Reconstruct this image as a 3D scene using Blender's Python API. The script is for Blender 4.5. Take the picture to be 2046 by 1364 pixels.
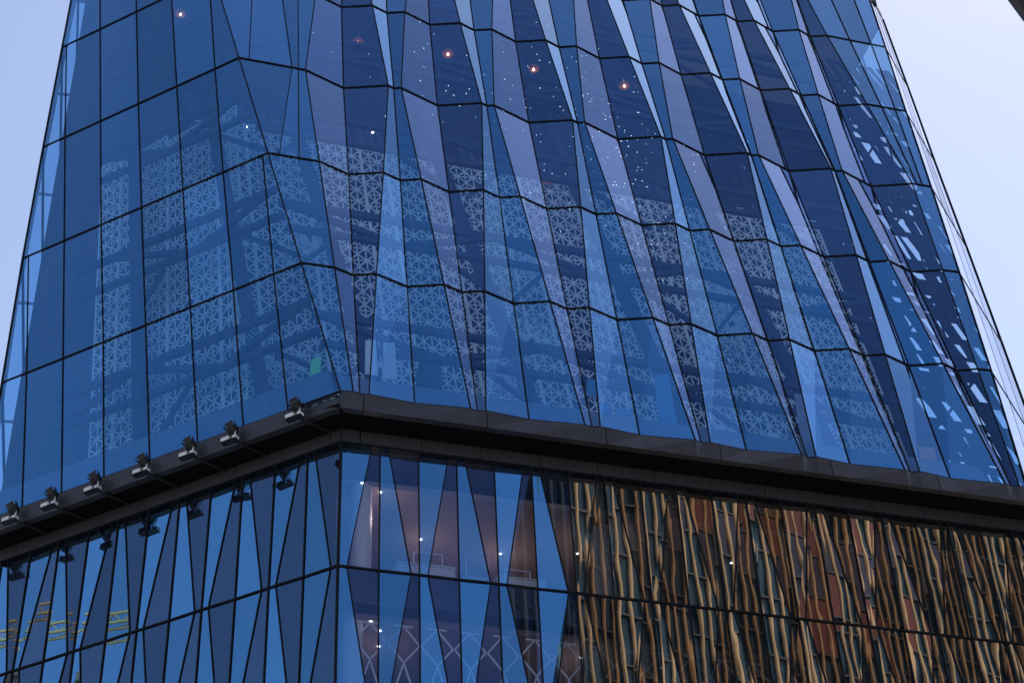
import bpy, bmesh, math, random
from mathutils import Vector, Matrix

# ------------------------------------------------------------------ camera, world, sun, exposure
scene = bpy.context.scene
for o in list(bpy.data.objects):
    bpy.data.objects.remove(o)

cam_data = bpy.data.cameras.new('camera')
cam = bpy.data.objects.new('camera', cam_data)
scene.collection.objects.link(cam)
cam_data.sensor_width = 36.0
cam_data.lens = 36.0 * 3464.0 / 2046.0
cam_data.clip_start = 0.2
cam_data.clip_end = 4000.0
_up = Vector((-223.0, 4466.0, 3464.0)).normalized()          # the plumb line seen from the tilted camera
_fw = Vector((0, 0, 1))
_Y = (_fw - _up * _up.dot(_fw)).normalized()
_X = Vector((1, 0, 0)) - _up * _up.x
_X = (_X - _Y * _X.dot(_Y)).normalized()
rot = Matrix((_X, _Y, _up))
right, upv, fwd = rot.col[0], rot.col[1], rot.col[2]
M = Matrix.Identity(4)
for i in range(3):
    M[i][0], M[i][1], M[i][2] = right[i], upv[i], -fwd[i]
M.translation = (0.0, 0.0, 1.6)
cam.matrix_world = M
scene.camera = cam

SUN_AZ = math.radians(43.0)        # measured from +Y towards +X
SUN_EL = math.radians(63.0)
world = bpy.data.worlds.new('World')
scene.world = world
world.use_nodes = True
wn, wl = world.node_tree.nodes, world.node_tree.links
wn.clear()
sky = wn.new('ShaderNodeTexSky')
sky.sky_type = 'NISHITA'
sky.sun_disc = False
sky.sun_elevation = SUN_EL
sky.sun_rotation = SUN_AZ
sky.altitude = 50.0
sky.air_density = 1.0
sky.dust_density = 0.45
sky.ozone_density = 3.0
bg = wn.new('ShaderNodeBackground')
bg.inputs['Strength'].default_value = 0.15
wo = wn.new('ShaderNodeOutputWorld')
wb = wn.new('ShaderNodeMix')                # one even colour filter: the camera's cool, slightly violet white balance
wb.data_type = 'RGBA'
wb.blend_type = 'MULTIPLY'
wb.inputs['Factor'].default_value = 1.0
wb.inputs['B'].default_value = (1.24, 1.02, 0.89, 1)
wl.new(sky.outputs[0], wb.inputs['A'])
wl.new(wb.outputs['Result'], bg.inputs['Color'])
wl.new(bg.outputs[0], wo.inputs['Surface'])

sun_data = bpy.data.lights.new('sun', 'SUN')
sun_data.energy = 3.2
sun_data.angle = math.radians(0.5)
sun_data.color = (1.0, 0.93, 0.84)
sun = bpy.data.objects.new('sun', sun_data)
scene.collection.objects.link(sun)
sdir = Vector((math.sin(SUN_AZ) * math.cos(SUN_EL), math.cos(SUN_AZ) * math.cos(SUN_EL), math.sin(SUN_EL)))
sun.rotation_euler = sdir.to_track_quat('Z', 'Y').to_euler()
sun.location = (40, 40, 120)

scene.view_settings.view_transform = 'Standard'
scene.view_settings.look = 'None'
scene.view_settings.gamma = 1.0
scene.view_settings.exposure = 0.70
scene.view_settings.use_curve_mapping = False
scene.render.engine = 'CYCLES'
scene.cycles.use_denoising = True
scene.cycles.max_bounces = 10
scene.cycles.diffuse_bounces = 3
scene.cycles.glossy_bounces = 4
scene.cycles.transparent_max_bounces = 32
scene.cycles.caustics_reflective = False
scene.cycles.caustics_refractive = False
scene.cycles.sample_clamp_indirect = 4.0

random.seed(7)
# ------------------------------------------------------------------ measured plan of the folded facade, one dict per transom level
ROWS = [
    {'C': (-5.540, 44.470), 'R': (17.956, 52.269), 'L1': (-5.141, 44.547), 'L2': (-4.935, 44.706), 'L3': (-4.658, 44.746), 'L4': (-3.231, 45.356), 'L5': (-1.453, 45.795), 'L6': (-1.227, 45.958), 'L7': (-0.966, 45.963), 'L8': (0.439, 46.580), 'L9': (2.269, 47.052), 'L10': (2.515, 47.191), 'L11': (2.770, 47.193), 'L12': (4.107, 47.809), 'L13': (5.985, 48.266), 'L14': (6.199, 48.428), 'L15': (6.489, 48.454), 'L16': (7.768, 49.017), 'L17': (9.691, 49.471), 'L18': (9.911, 49.665), 'L19': (10.188, 49.634), 'L20': (11.435, 50.206), 'L21': (13.411, 50.740), 'L22': (13.623, 50.891), 'L23': (13.926, 50.884), 'L24': (15.110, 51.436), 'L25': (17.152, 51.978), 'L26': (17.383, 52.132), 'L27': (17.669, 52.145), 'A1': (-7.329, 45.366), 'A2': (-8.890, 46.148), 'A3': (-10.521, 46.964), 'A4': (-12.279, 47.845), 'A5': (-14.001, 48.707), 'A6': (-15.626, 49.521), 'A7': (-17.172, 50.295), 'E': (-18.908, 51.164), 'S1': (19.149, 54.466), 'S2': (20.342, 56.663), 'F': (21.535, 58.860), 'B': (17.734, 71.292), 'G': (-22.053, 63.778)},
    {'C': (-7.130, 45.450), 'R': (18.273, 53.749), 'L1': (-6.025, 45.768), 'L2': (-5.399, 46.247), 'L3': (-4.611, 46.236), 'L4': (-3.588, 47.018), 'L5': (-2.301, 47.000), 'L6': (-1.674, 47.479), 'L7': (-0.886, 47.468), 'L8': (0.137, 48.250), 'L9': (1.424, 48.232), 'L10': (2.051, 48.711), 'L11': (2.839, 48.700), 'L12': (3.862, 49.483), 'L13': (5.149, 49.465), 'L14': (5.776, 49.944), 'L15': (6.564, 49.933), 'L16': (7.587, 50.715), 'L17': (8.874, 50.697), 'L18': (9.500, 51.176), 'L19': (10.289, 51.165), 'L20': (11.312, 51.947), 'L21': (12.599, 51.929), 'L22': (13.225, 52.408), 'L23': (14.014, 52.398), 'L24': (15.036, 53.180), 'L25': (16.324, 53.162), 'L26': (16.950, 53.641), 'L27': (17.739, 53.630), 'A1': (-8.150, 45.961), 'A2': (-9.674, 46.724), 'A3': (-11.341, 47.559), 'A4': (-13.101, 48.440), 'A5': (-14.807, 49.294), 'A6': (-16.467, 50.126), 'A7': (-17.996, 50.891), 'E': (-19.049, 51.419), 'S1': (19.338, 55.712), 'S2': (20.404, 57.674), 'F': (21.470, 59.637), 'B': (17.903, 71.304), 'G': (-22.001, 63.256)},
    {'C': (-8.720, 46.430), 'R': (18.589, 55.421), 'L1': (-6.889, 47.009), 'L2': (-5.853, 47.803), 'L3': (-4.548, 47.787), 'L4': (-3.930, 48.261), 'L5': (-3.151, 48.251), 'L6': (-2.115, 49.045), 'L7': (-0.810, 49.029), 'L8': (-0.192, 49.503), 'L9': (0.587, 49.494), 'L10': (1.623, 50.288), 'L11': (2.928, 50.271), 'L12': (3.546, 50.746), 'L13': (4.325, 50.736), 'L14': (5.361, 51.530), 'L15': (6.666, 51.514), 'L16': (7.284, 51.988), 'L17': (8.063, 51.978), 'L18': (9.098, 52.772), 'L19': (10.403, 52.756), 'L20': (11.022, 53.230), 'L21': (11.801, 53.220), 'L22': (12.836, 54.015), 'L23': (14.141, 53.998), 'L24': (14.760, 54.473), 'L25': (15.539, 54.463), 'L26': (16.574, 55.257), 'L27': (17.879, 55.241), 'P1': (-8.323, 46.556), 'P2': (-7.607, 46.782), 'A1': (-8.935, 46.538), 'A2': (-10.537, 47.340), 'A3': (-12.200, 48.173), 'A4': (-13.955, 49.052), 'A5': (-15.694, 49.922), 'A6': (-17.318, 50.736), 'A7': (-18.913, 51.534), 'E': (-19.182, 51.669), 'S1': (19.521, 57.138), 'S2': (20.453, 58.855), 'F': (21.385, 60.571), 'B': (18.052, 71.473), 'G': (-21.940, 62.730)},
    {'C': (-10.310, 47.410), 'R': (18.868, 57.053), 'L1': (-7.766, 48.239), 'L2': (-6.331, 49.340), 'L3': (-4.522, 49.319), 'L4': (-4.296, 49.492), 'L5': (-4.012, 49.489), 'L6': (-2.577, 50.590), 'L7': (-0.768, 50.569), 'L8': (-0.542, 50.742), 'L9': (-0.257, 50.739), 'L10': (1.177, 51.840), 'L11': (2.986, 51.818), 'L12': (3.212, 51.992), 'L13': (3.497, 51.988), 'L14': (4.932, 53.090), 'L15': (6.740, 53.068), 'L16': (6.966, 53.242), 'L17': (7.251, 53.238), 'L18': (8.686, 54.340), 'L19': (10.495, 54.318), 'L20': (10.720, 54.492), 'L21': (11.005, 54.488), 'L22': (12.440, 55.590), 'L23': (14.249, 55.568), 'L24': (14.475, 55.742), 'L25': (14.760, 55.738), 'L26': (16.194, 56.840), 'L27': (18.003, 56.818), 'P0': (-9.926, 47.535), 'P1': (-8.275, 48.073), 'P2': (-8.033, 48.152), 'Q1': (18.225, 56.878), 'Q2': (18.473, 56.946), 'A2': (-11.355, 47.933), 'A3': (-13.045, 48.780), 'A4': (-14.777, 49.647), 'A5': (-16.517, 50.518), 'A6': (-18.176, 51.349), 'E': (-19.216, 51.870), 'S1': (19.668, 58.527), 'S2': (20.468, 60.000), 'F': (21.269, 61.474), 'B': (18.169, 71.611), 'G': (-21.780, 62.155)},
    {'C': (-11.900, 48.390), 'R': (19.118, 58.654), 'L1': (-7.726, 49.739), 'L2': (-6.675, 50.547), 'L3': (-5.350, 50.532), 'L4': (-4.739, 51.002), 'L5': (-3.969, 50.993), 'L6': (-2.918, 51.801), 'L7': (-1.593, 51.786), 'L8': (-0.982, 52.256), 'L9': (-0.212, 52.247), 'L10': (0.839, 53.055), 'L11': (2.164, 53.041), 'L12': (2.775, 53.510), 'L13': (3.545, 53.501), 'L14': (4.596, 54.310), 'L15': (5.921, 54.295), 'L16': (6.532, 54.764), 'L17': (7.302, 54.756), 'L18': (8.353, 55.564), 'L19': (9.678, 55.549), 'L20': (10.289, 56.018), 'L21': (11.059, 56.010), 'L22': (12.110, 56.818), 'L23': (13.435, 56.803), 'L24': (14.046, 57.273), 'L25': (14.816, 57.264), 'L26': (15.867, 58.072), 'L27': (17.192, 58.057), 'P0': (-10.314, 48.903), 'P1': (-9.162, 49.275), 'P2': (-8.444, 49.507), 'Q1': (17.920, 58.283), 'Q2': (18.590, 58.491), 'A2': (-12.120, 48.500), 'A3': (-13.884, 49.384), 'A4': (-15.557, 50.221), 'A5': (-17.328, 51.108), 'A6': (-18.994, 51.943), 'E': (-19.214, 52.053), 'S1': (19.786, 59.885), 'S2': (20.454, 61.115), 'F': (21.122, 62.345), 'B': (18.256, 71.717), 'G': (-21.585, 61.562)},
    {'C': (-13.490, 49.370), 'R': (19.474, 60.418), 'L1': (-7.494, 51.494), 'L2': (-6.852, 51.986), 'L3': (-6.043, 51.976), 'L4': (-5.028, 52.754), 'L5': (-3.749, 52.738), 'L6': (-3.107, 53.231), 'L7': (-2.298, 53.221), 'L8': (-1.283, 53.999), 'L9': (-0.005, 53.983), 'L10': (0.637, 54.476), 'L11': (1.446, 54.465), 'L12': (2.461, 55.244), 'L13': (3.740, 55.228), 'L14': (4.382, 55.720), 'L15': (5.191, 55.710), 'L16': (6.205, 56.488), 'L17': (7.484, 56.473), 'L18': (8.126, 56.965), 'L19': (8.935, 56.955), 'L20': (9.950, 57.733), 'L21': (11.229, 57.717), 'L22': (11.871, 58.210), 'L23': (12.680, 58.200), 'L24': (13.694, 58.978), 'L25': (14.973, 58.962), 'L26': (15.615, 59.454), 'L27': (16.424, 59.444), 'P0': (-11.331, 50.134), 'P1': (-10.132, 50.559), 'P2': (-8.693, 51.069), 'Q1': (17.614, 59.824), 'Q2': (18.733, 60.181), 'A3': (-14.697, 49.974), 'A4': (-16.351, 50.803), 'A5': (-18.140, 51.698), 'E': (-19.213, 52.236), 'S1': (20.015, 61.414), 'S2': (20.556, 62.410), 'F': (21.097, 63.406), 'B': (18.465, 72.012), 'G': (-21.390, 60.968)},
    {'C': (-15.080, 50.350), 'R': (19.734, 62.018), 'L1': (-7.252, 52.870), 'L2': (-7.027, 53.045), 'L3': (-6.742, 53.043), 'L4': (-5.313, 54.155), 'L5': (-3.504, 54.146), 'L6': (-3.279, 54.321), 'L7': (-2.994, 54.319), 'L8': (-1.565, 55.431), 'L9': (0.245, 55.421), 'L10': (0.469, 55.597), 'L11': (0.754, 55.595), 'L12': (2.183, 56.707), 'L13': (3.993, 56.697), 'L14': (4.218, 56.873), 'L15': (4.503, 56.871), 'L16': (5.931, 57.983), 'L17': (7.741, 57.973), 'L18': (7.966, 58.148), 'L19': (8.251, 58.147), 'L20': (9.679, 59.259), 'L21': (11.489, 59.249), 'L22': (11.714, 59.424), 'L23': (11.999, 59.423), 'L24': (13.427, 60.535), 'L25': (15.237, 60.525), 'L26': (15.462, 60.700), 'L27': (15.747, 60.699), 'P0': (-12.262, 51.257), 'P1': (-10.696, 51.761), 'P2': (-8.817, 52.366), 'Q1': (17.302, 61.213), 'Q2': (18.765, 61.697), 'A3': (-15.527, 50.574), 'A4': (-17.137, 51.380), 'A5': (-18.925, 52.275), 'E': (-19.193, 52.410), 'S1': (20.148, 62.779), 'S2': (20.562, 63.541), 'F': (20.975, 64.303), 'B': (18.578, 72.144), 'G': (-21.177, 60.366)},
]
Z0, RH = 34.38, 6.3
ZR = [Z0 + k * RH for k in range(7)]
ZF = 33.734                       # level of the soffit
COL = scene.collection

# ------------------------------------------------------------------ materials
def mat(name, base, rough=0.6, metal=0.0, var=0.0, vscale=3.0, bump=0.0, bscale=20.0, spec=0.5):
    m = bpy.data.materials.new(name)
    m.use_nodes = True
    nt = m.node_tree
    b = nt.nodes['Principled BSDF']
    b.inputs['Base Color'].default_value = (*base, 1)
    b.inputs['Roughness'].default_value = rough
    b.inputs['Metallic'].default_value = metal
    b.inputs['Specular IOR Level'].default_value = spec
    tc = nt.nodes.new('ShaderNodeTexCoord')
    if var:
        n = nt.nodes.new('ShaderNodeTexNoise')
        n.inputs['Scale'].default_value = vscale
        n.inputs['Detail'].default_value = 6
        nt.links.new(tc.outputs['Object'], n.inputs['Vector'])
        r = nt.nodes.new('ShaderNodeMapRange')
        r.inputs['To Min'].default_value = 1 - var
        r.inputs['To Max'].default_value = 1 + var
        nt.links.new(n.outputs['Fac'], r.inputs['Value'])
        mx = nt.nodes.new('ShaderNodeMix')
        mx.data_type = 'RGBA'
        mx.blend_type = 'MULTIPLY'
        mx.inputs['Factor'].default_value = 1
        mx.inputs['A'].default_value = (*base, 1)
        nt.links.new(r.outputs[0], mx.inputs['B'])
        nt.links.new(mx.outputs['Result'], b.inputs['Base Color'])
    if bump:
        n = nt.nodes.new('ShaderNodeTexNoise')
        n.inputs['Scale'].default_value = bscale
        n.inputs['Detail'].default_value = 4
        nt.links.new(tc.outputs['Object'], n.inputs['Vector'])
        bp = nt.nodes.new('ShaderNodeBump')
        bp.inputs['Strength'].default_value = bump
        bp.inputs['Distance'].default_value = 0.02
        nt.links.new(n.outputs['Fac'], bp.inputs['Height'])
        nt.links.new(bp.outputs[0], b.inputs['Normal'])
    return m

def emit(name, col, strength):
    m = bpy.data.materials.new(name)
    m.use_nodes = True
    nt = m.node_tree
    nt.nodes.clear()
    e = nt.nodes.new('ShaderNodeEmission')
    e.inputs['Color'].default_value = (*col, 1)
    e.inputs['Strength'].default_value = strength
    o = nt.nodes.new('ShaderNodeOutputMaterial')
    nt.links.new(e.outputs[0], o.inputs['Surface'])
    return m

def glass(name, trans, refl, r0, wave=0.0, wscale=0.5, stretch=0.35, streak=0.0):
    """coated glazing: Schlick mix of a tinted see-through layer and a mirror layer, slightly wavy"""
    m = bpy.data.materials.new(name)
    m.use_nodes = True
    nt = m.node_tree
    nt.nodes.clear()
    N, Lk = nt.nodes.new, nt.links.new
    tc = N('ShaderNodeTexCoord')
    normal = None
    if wave:
        mp = N('ShaderNodeMapping')
        mp.inputs['Scale'].default_value = (1, 1, stretch)
        Lk(tc.outputs['Object'], mp.inputs['Vector'])
        n = N('ShaderNodeTexNoise')
        n.inputs['Scale'].default_value = wscale
        n.inputs['Detail'].default_value = 1.5
        n.inputs['Roughness'].default_value = 0.4
        Lk(mp.outputs[0], n.inputs['Vector'])
        bp = N('ShaderNodeBump')
        bp.inputs['Strength'].default_value = 1.0
        bp.inputs['Distance'].default_value = wave
        Lk(n.outputs['Fac'], bp.inputs['Height'])
        normal = bp.outputs[0]
    lw = N('ShaderNodeLayerWeight')
    lw.inputs['Blend'].default_value = 0.5
    pw = N('ShaderNodeMath')
    pw.operation = 'POWER'
    pw.inputs[1].default_value = 2.5
    Lk(lw.outputs['Facing'], pw.inputs[0])
    mr = N('ShaderNodeMapRange')
    mr.inputs['To Min'].default_value = r0
    mr.inputs['To Max'].default_value = 1.0
    Lk(pw.outputs[0], mr.inputs['Value'])
    fac = mr.outputs[0]
    t = N('ShaderNodeBsdfTransparent')
    t.inputs['Color'].default_value = (*trans, 1)
    g = N('ShaderNodeBsdfGlossy')
    g.inputs['Roughness'].default_value = 0.0
    # the mirror layer is tinted at normal incidence and turns neutral at grazing angles
    cm = N('ShaderNodeMix')
    cm.data_type = 'RGBA'
    cm.inputs['A'].default_value = (*refl, 1)
    cm.inputs['B'].default_value = (0.86, 0.92, 1.0, 1)
    Lk(pw.outputs[0], cm.inputs['Factor'])
    # every pane is a slightly different batch
    oi = N('ShaderNodeObjectInfo')
    vr = N('ShaderNodeMapRange')
    vr.inputs['To Min'].default_value = 0.72
    vr.inputs['To Max'].default_value = 1.14
    Lk(oi.outputs['Random'], vr.inputs['Value'])
    vm = N('ShaderNodeMix')
    vm.data_type = 'RGBA'
    vm.blend_type = 'MULTIPLY'
    vm.inputs['Factor'].default_value = 1.0
    Lk(cm.outputs['Result'], vm.inputs['A'])
    Lk(vr.outputs[0], vm.inputs['B'])
    Lk(vm.outputs['Result'], g.inputs['Color'])
    if normal:
        Lk(normal, g.inputs['Normal'])
    mx = N('ShaderNodeMixShader')
    Lk(fac, mx.inputs[0])
    Lk(t.outputs[0], mx.inputs[1])
    Lk(g.outputs[0], mx.inputs[2])
    last = mx.outputs[0]
    if streak:                                  # rain-washed dust: faint vertical streaks of diffuse film
        mp2 = N('ShaderNodeMapping')
        mp2.inputs['Scale'].default_value = (5, 5, 0.25)
        Lk(tc.outputs['Object'], mp2.inputs['Vector'])
        n2 = N('ShaderNodeTexNoise')
        n2.inputs['Scale'].default_value = 1.0
        n2.inputs['Detail'].default_value = 5
        Lk(mp2.outputs[0], n2.inputs['Vector'])
        r2 = N('ShaderNodeMapRange')
        r2.inputs['From Min'].default_value = 0.45
        r2.inputs['From Max'].default_value = 0.75
        r2.inputs['To Min'].default_value = streak * 0.25
        r2.inputs['To Max'].default_value = streak
        Lk(n2.outputs['Fac'], r2.inputs['Value'])
        df = N('ShaderNodeBsdfDiffuse')
        df.inputs['Color'].default_value = (0.26, 0.36, 0.52, 1)
        m2 = N('ShaderNodeMixShader')
        Lk(r2.outputs[0], m2.inputs[0])
        Lk(last, m2.inputs[1])
        Lk(df.outputs[0], m2.inputs[2])
        last = m2.outputs[0]
    o = N('ShaderNodeOutputMaterial')
    Lk(last, o.inputs['Surface'])
    return m

def clear(name, c):
    m = bpy.data.materials.new(name)
    m.use_nodes = True
    nt = m.node_tree
    nt.nodes.clear()
    t = nt.nodes.new('ShaderNodeBsdfTransparent')
    t.inputs['Color'].default_value = (*c, 1)
    o = nt.nodes.new('ShaderNodeOutputMaterial')
    nt.links.new(t.outputs[0], o.inputs['Surface'])
    return m

MT = {
    'glass_blue': glass('blue coated glass', (0.50, 0.74, 0.96), (0.08, 0.46, 1.0), 0.25, wave=0.0014, wscale=0.6, streak=0.045),
    'glass_clear': glass('neutral clear glass', (0.76, 0.88, 1.0), (0.12, 0.40, 1.0), 0.07, wave=0.0014, wscale=0.6, streak=0.04),
    'glass_side': glass('side glass', (0.6, 0.7, 0.8), (0.9, 0.92, 1.0), 0.60),
    'glass_low_blue': glass('lower mirror glass', (0.26, 0.34, 0.42), (0.95, 0.84, 0.72), 0.46, wave=0.0019, wscale=1.0, stretch=0.45, streak=0.02),  # sunlit gold of the mirrored fins put into this tint
    'glass_mid_blue': glass('corner blue glass', (0.46, 0.62, 0.88), (0.17, 0.54, 1.0), 0.42, wave=0.0008, wscale=0.8, stretch=0.45, streak=0.02),  # deep blue of the mirrored sky put into the tint
    'glass_mid_grey': glass('corner clear glass', (0.80, 0.78, 0.84), (0.20, 0.36, 0.80), 0.12, wave=0.0008, wscale=0.8, stretch=0.45, streak=0.02),  # mirrored sky blue in the tint here too
    'glass_left_blue': glass('left lower blue glass', (0.50, 0.62, 0.85), (0.18, 0.56, 1.0), 0.50, wave=0.0008, wscale=0.8, stretch=0.45, streak=0.015),  # tint carries the depth of blue of the reflected sky
    'glass_left_grey': glass('left lower grey glass', (0.60, 0.62, 0.75), (0.30, 0.56, 0.95), 0.20, wave=0.0008, wscale=0.8, stretch=0.45, streak=0.02),  # reflected sky colour worked into the tint, duller
    'glass_low_grey': glass('lower bronze glass', (0.42, 0.40, 0.42), (0.80, 0.58, 0.42), 0.28, wave=0.0019, wscale=1.0, stretch=0.45, streak=0.02),  # warm brown of the mirrored fins put into the tint
    'glass_rear': glass('rear glass', (0.80, 0.90, 0.92), (0.8, 0.9, 1.0), 0.10),
    'pane_inner': clear('inner face of glass', (0.93, 0.96, 1.0)),
    'mullion': mat('black anodised mullion', (0.010, 0.012, 0.016), 0.85, 0.0, spec=0.1),
    'fascia': mat('dark bronze fascia', (0.034, 0.032, 0.038), 0.42, 0.3, var=0.35, vscale=1.5, bump=0.1, bscale=3),
    'fascia_low': mat('charcoal fascia', (0.040, 0.040, 0.048), 0.45, 0.3, var=0.15, vscale=1.2, bump=0.1, bscale=3),
    'soffit': mat('black soffit', (0.005, 0.005, 0.006), 0.9, var=0.2, spec=0.05),
    'steel': mat('dark blue painted steel', (0.018, 0.025, 0.042), 0.5, 0.2, var=0.15),
    'lattice': mat('pale metal lattice', (0.88, 0.83, 0.77), 0.5, 0.0, var=0.1, vscale=1.0),
    'core': mat('dark core wall', (0.022, 0.030, 0.048), 0.8, var=0.25, vscale=0.4),
    'slab': mat('concrete slab', (0.12, 0.12, 0.13), 0.8, var=0.15),
    'upstand': mat('blue grey upstand', (0.17, 0.20, 0.26), 0.7, var=0.1),
    'curtain': mat('grey blue curtain', (0.10, 0.13, 0.20), 0.9, var=0.3, vscale=0.8),
    'straw': mat('pale straw', (0.78, 0.78, 0.80), 0.8),
    'copper': mat('copper shade', (0.60, 0.22, 0.13), 0.35, 0.7),
    'bulb': emit('warm bulb', (1.0, 0.70, 0.50), 8.0),
    'led': emit('white led bead', (0.90, 0.95, 1.0), 2.6),  # reflected glints given a glow of their own
    'down': emit('downlight', (1.0, 0.93, 0.86), 9.0),
    'white': mat('white plaster', (0.75, 0.73, 0.72), 0.7),
    'ceiling': mat('rose brown ceiling', (0.36, 0.28, 0.26), 0.8, var=0.2, vscale=0.5),
    'room': mat('rose brown wall', (0.30, 0.24, 0.23), 0.8, var=0.2, vscale=0.5),
    'floor': mat('grey floor', (0.16, 0.15, 0.15), 0.7, var=0.1),
    'green': mat('lime green sheet', (0.40, 0.95, 0.25), 0.6),
    'orange': mat('orange board', (0.95, 0.34, 0.18), 0.6),
    'cyan': mat('cyan cloth', (0.10, 0.42, 0.60), 0.8),
    'bluecard': mat('blue card', (0.08, 0.26, 0.46), 0.6),
    'blind': mat('black shadow box', (0.006, 0.007, 0.010), 0.9),  # added to darken what shows through the left panes
    'drape': mat('dim drape', (0.26, 0.29, 0.36), 0.9, var=0.3),
    'black': mat('black lamp housing', (0.012, 0.012, 0.014), 0.45, 0.2),
    'lampgrey': mat('pale grey lamp box', (0.55, 0.54, 0.54), 0.5, var=0.1),
    'lens': mat('dark lens', (0.02, 0.02, 0.025), 0.1),
    'fin': mat('cream ceramic fin', (0.62, 0.43, 0.23), 0.6, var=0.15, vscale=0.3),
    'opp_glass': mat('dark teal glazing', (0.020, 0.062, 0.095), 0.25, 0.0, var=0.3, vscale=0.15),
    'opp_spandrel': mat('dark spandrel line', (0.05, 0.055, 0.06), 0.5),
    'opp_red': mat('red glazing panel', (0.15, 0.035, 0.025), 0.4),
    'opp_violet': mat('violet glazing panel', (0.035, 0.035, 0.075), 0.3),
    'opp_olive': mat('olive glazing panel', (0.13, 0.10, 0.035), 0.4),
    'ground': mat('grey paving', (0.26, 0.255, 0.25), 0.85, var=0.2, vscale=0.3),
    'stone': mat('grey stone wall', (0.20, 0.20, 0.21), 0.7, var=0.15),
    'crane': mat('sand yellow crane paint', (0.95, 0.50, 0.16), 0.5),
    'brick': mat('brown render', (0.30, 0.18, 0.12), 0.8, var=0.15),
}

# ------------------------------------------------------------------ mesh helpers
class MB:
    def __init__(s):
        s.v, s.f, s.m = [], [], []
    def poly(s, pts, mi=0):
        n = len(s.v)
        s.v += [tuple(p) for p in pts]
        s.f.append(tuple(range(n, n + len(pts))))
        s.m.append(mi)
    def para(s, o, a, b, c, mi=0):
        """closed box spanned by vectors a, b, c from corner o"""
        o, a, b, c = Vector(o), Vector(a), Vector(b), Vector(c)
        n = len(s.v)
        s.v += [tuple(p) for p in (o, o + a, o + a + b, o + b, o + c, o + a + c, o + a + b + c, o + b + c)]
        fs = [(0, 3, 2, 1), (4, 5, 6, 7), (0, 1, 5, 4), (1, 2, 6, 5), (2, 3, 7, 6), (3, 0, 4, 7)]
        if a.cross(b).dot(c) < 0:
            fs = [t[::-1] for t in fs]
        s.f += [tuple(n + i for i in t) for t in fs]
        s.m += [mi] * 6
    def bar(s, p, q, w, d, side=None, mi=0):
        """rectangular bar from p to q; w across, d along the 'side' direction"""
        p, q = Vector(p), Vector(q)
        t = (q - p).normalized()
        side = Vector(side) if side is not None else Vector((0, 0, 1))
        x = t.cross(side)
        if x.length < 1e-4:
            x = t.cross(Vector((1, 0, 0)))
        x.normalize()
        y = x.cross(t).normalized()
        s.para(p - x * w / 2 - y * d / 2, x * w, y * d, q - p, mi)
    def tube(s, p, q, r0, r1=None, n=8, mi=0, cap=True):
        r1 = r0 if r1 is None else r1
        p, q = Vector(p), Vector(q)
        t = (q - p).normalized()
        x = t.orthogonal().normalized()
        y = t.cross(x)
        k = len(s.v)
        for c, r in ((p, r0), (q, r1)):
            for i in range(n):
                a = 2 * math.pi * i / n
                s.v.append(tuple(c + x * math.cos(a) * r + y * math.sin(a) * r))
        for i in range(n):
            j = (i + 1) % n
            s.f.append((k + i, k + j, k + n + j, k + n + i)); s.m.append(mi)
        if cap:
            s.f.append(tuple(k + i for i in range(n))[::-1]); s.m.append(mi)
            s.f.append(tuple(k + n + i for i in range(n))); s.m.append(mi)
    def lathe(s, c, prof, n=14, mi=0):
        """prof: (radius, z) pairs about the vertical axis through c"""
        k = len(s.v)
        for r, zz in prof:
            for i in range(n):
                a = 2 * math.pi * i / n
                s.v.append((c[0] + r * math.cos(a), c[1] + r * math.sin(a), c[2] + zz))
        for j in range(len(prof) - 1):
            for i in range(n):
                i2 = (i + 1) % n
                s.f.append((k + j * n + i, k + j * n + i2, k + (j + 1) * n + i2, k + (j + 1) * n + i)); s.m.append(mi)
    def mesh(s, name, mats):
        me = bpy.data.meshes.new(name)
        me.from_pydata(s.v, [], s.f)
        for m in mats:
            me.materials.append(MT[m])
        if len(mats) > 1:
            me.polygons.foreach_set('material_index', s.m)
        me.update()
        return me
    def build(s, name, mats, parent=None, kind=None, smooth=False):
        mats = [mats] if isinstance(mats, str) else mats
        return link(name, s.mesh(name, mats), parent, kind, smooth)

def link(name, me, parent=None, kind=None, smooth=False):
    o = bpy.data.objects.new(name, me)
    COL.objects.link(o)
    if parent is not None:
        o.parent = parent
    if kind:
        o['kind'] = kind
    if smooth:
        me.polygons.foreach_set('use_smooth', [True] * len(me.polygons))
    return o

def thing(name, label, cat, loc=(0, 0, 0), group=None):
    o = bpy.data.objects.new(name, None)
    o.empty_display_size = 0.3
    COL.objects.link(o)
    o.location = loc
    o['label'] = label
    o['category'] = cat
    if group:
        o['group'] = group
    return o

def tag(o, label, cat, group=None):
    o['label'] = label
    o['category'] = cat
    if group:
        o['group'] = group
    return o

def adopt(child, root):
    """parent a mesh written in world coordinates to a thing whose Empty stands elsewhere"""
    child.parent = root
    child.matrix_parent_inverse = Matrix.Translation(root.location).inverted()
    return child

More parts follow.
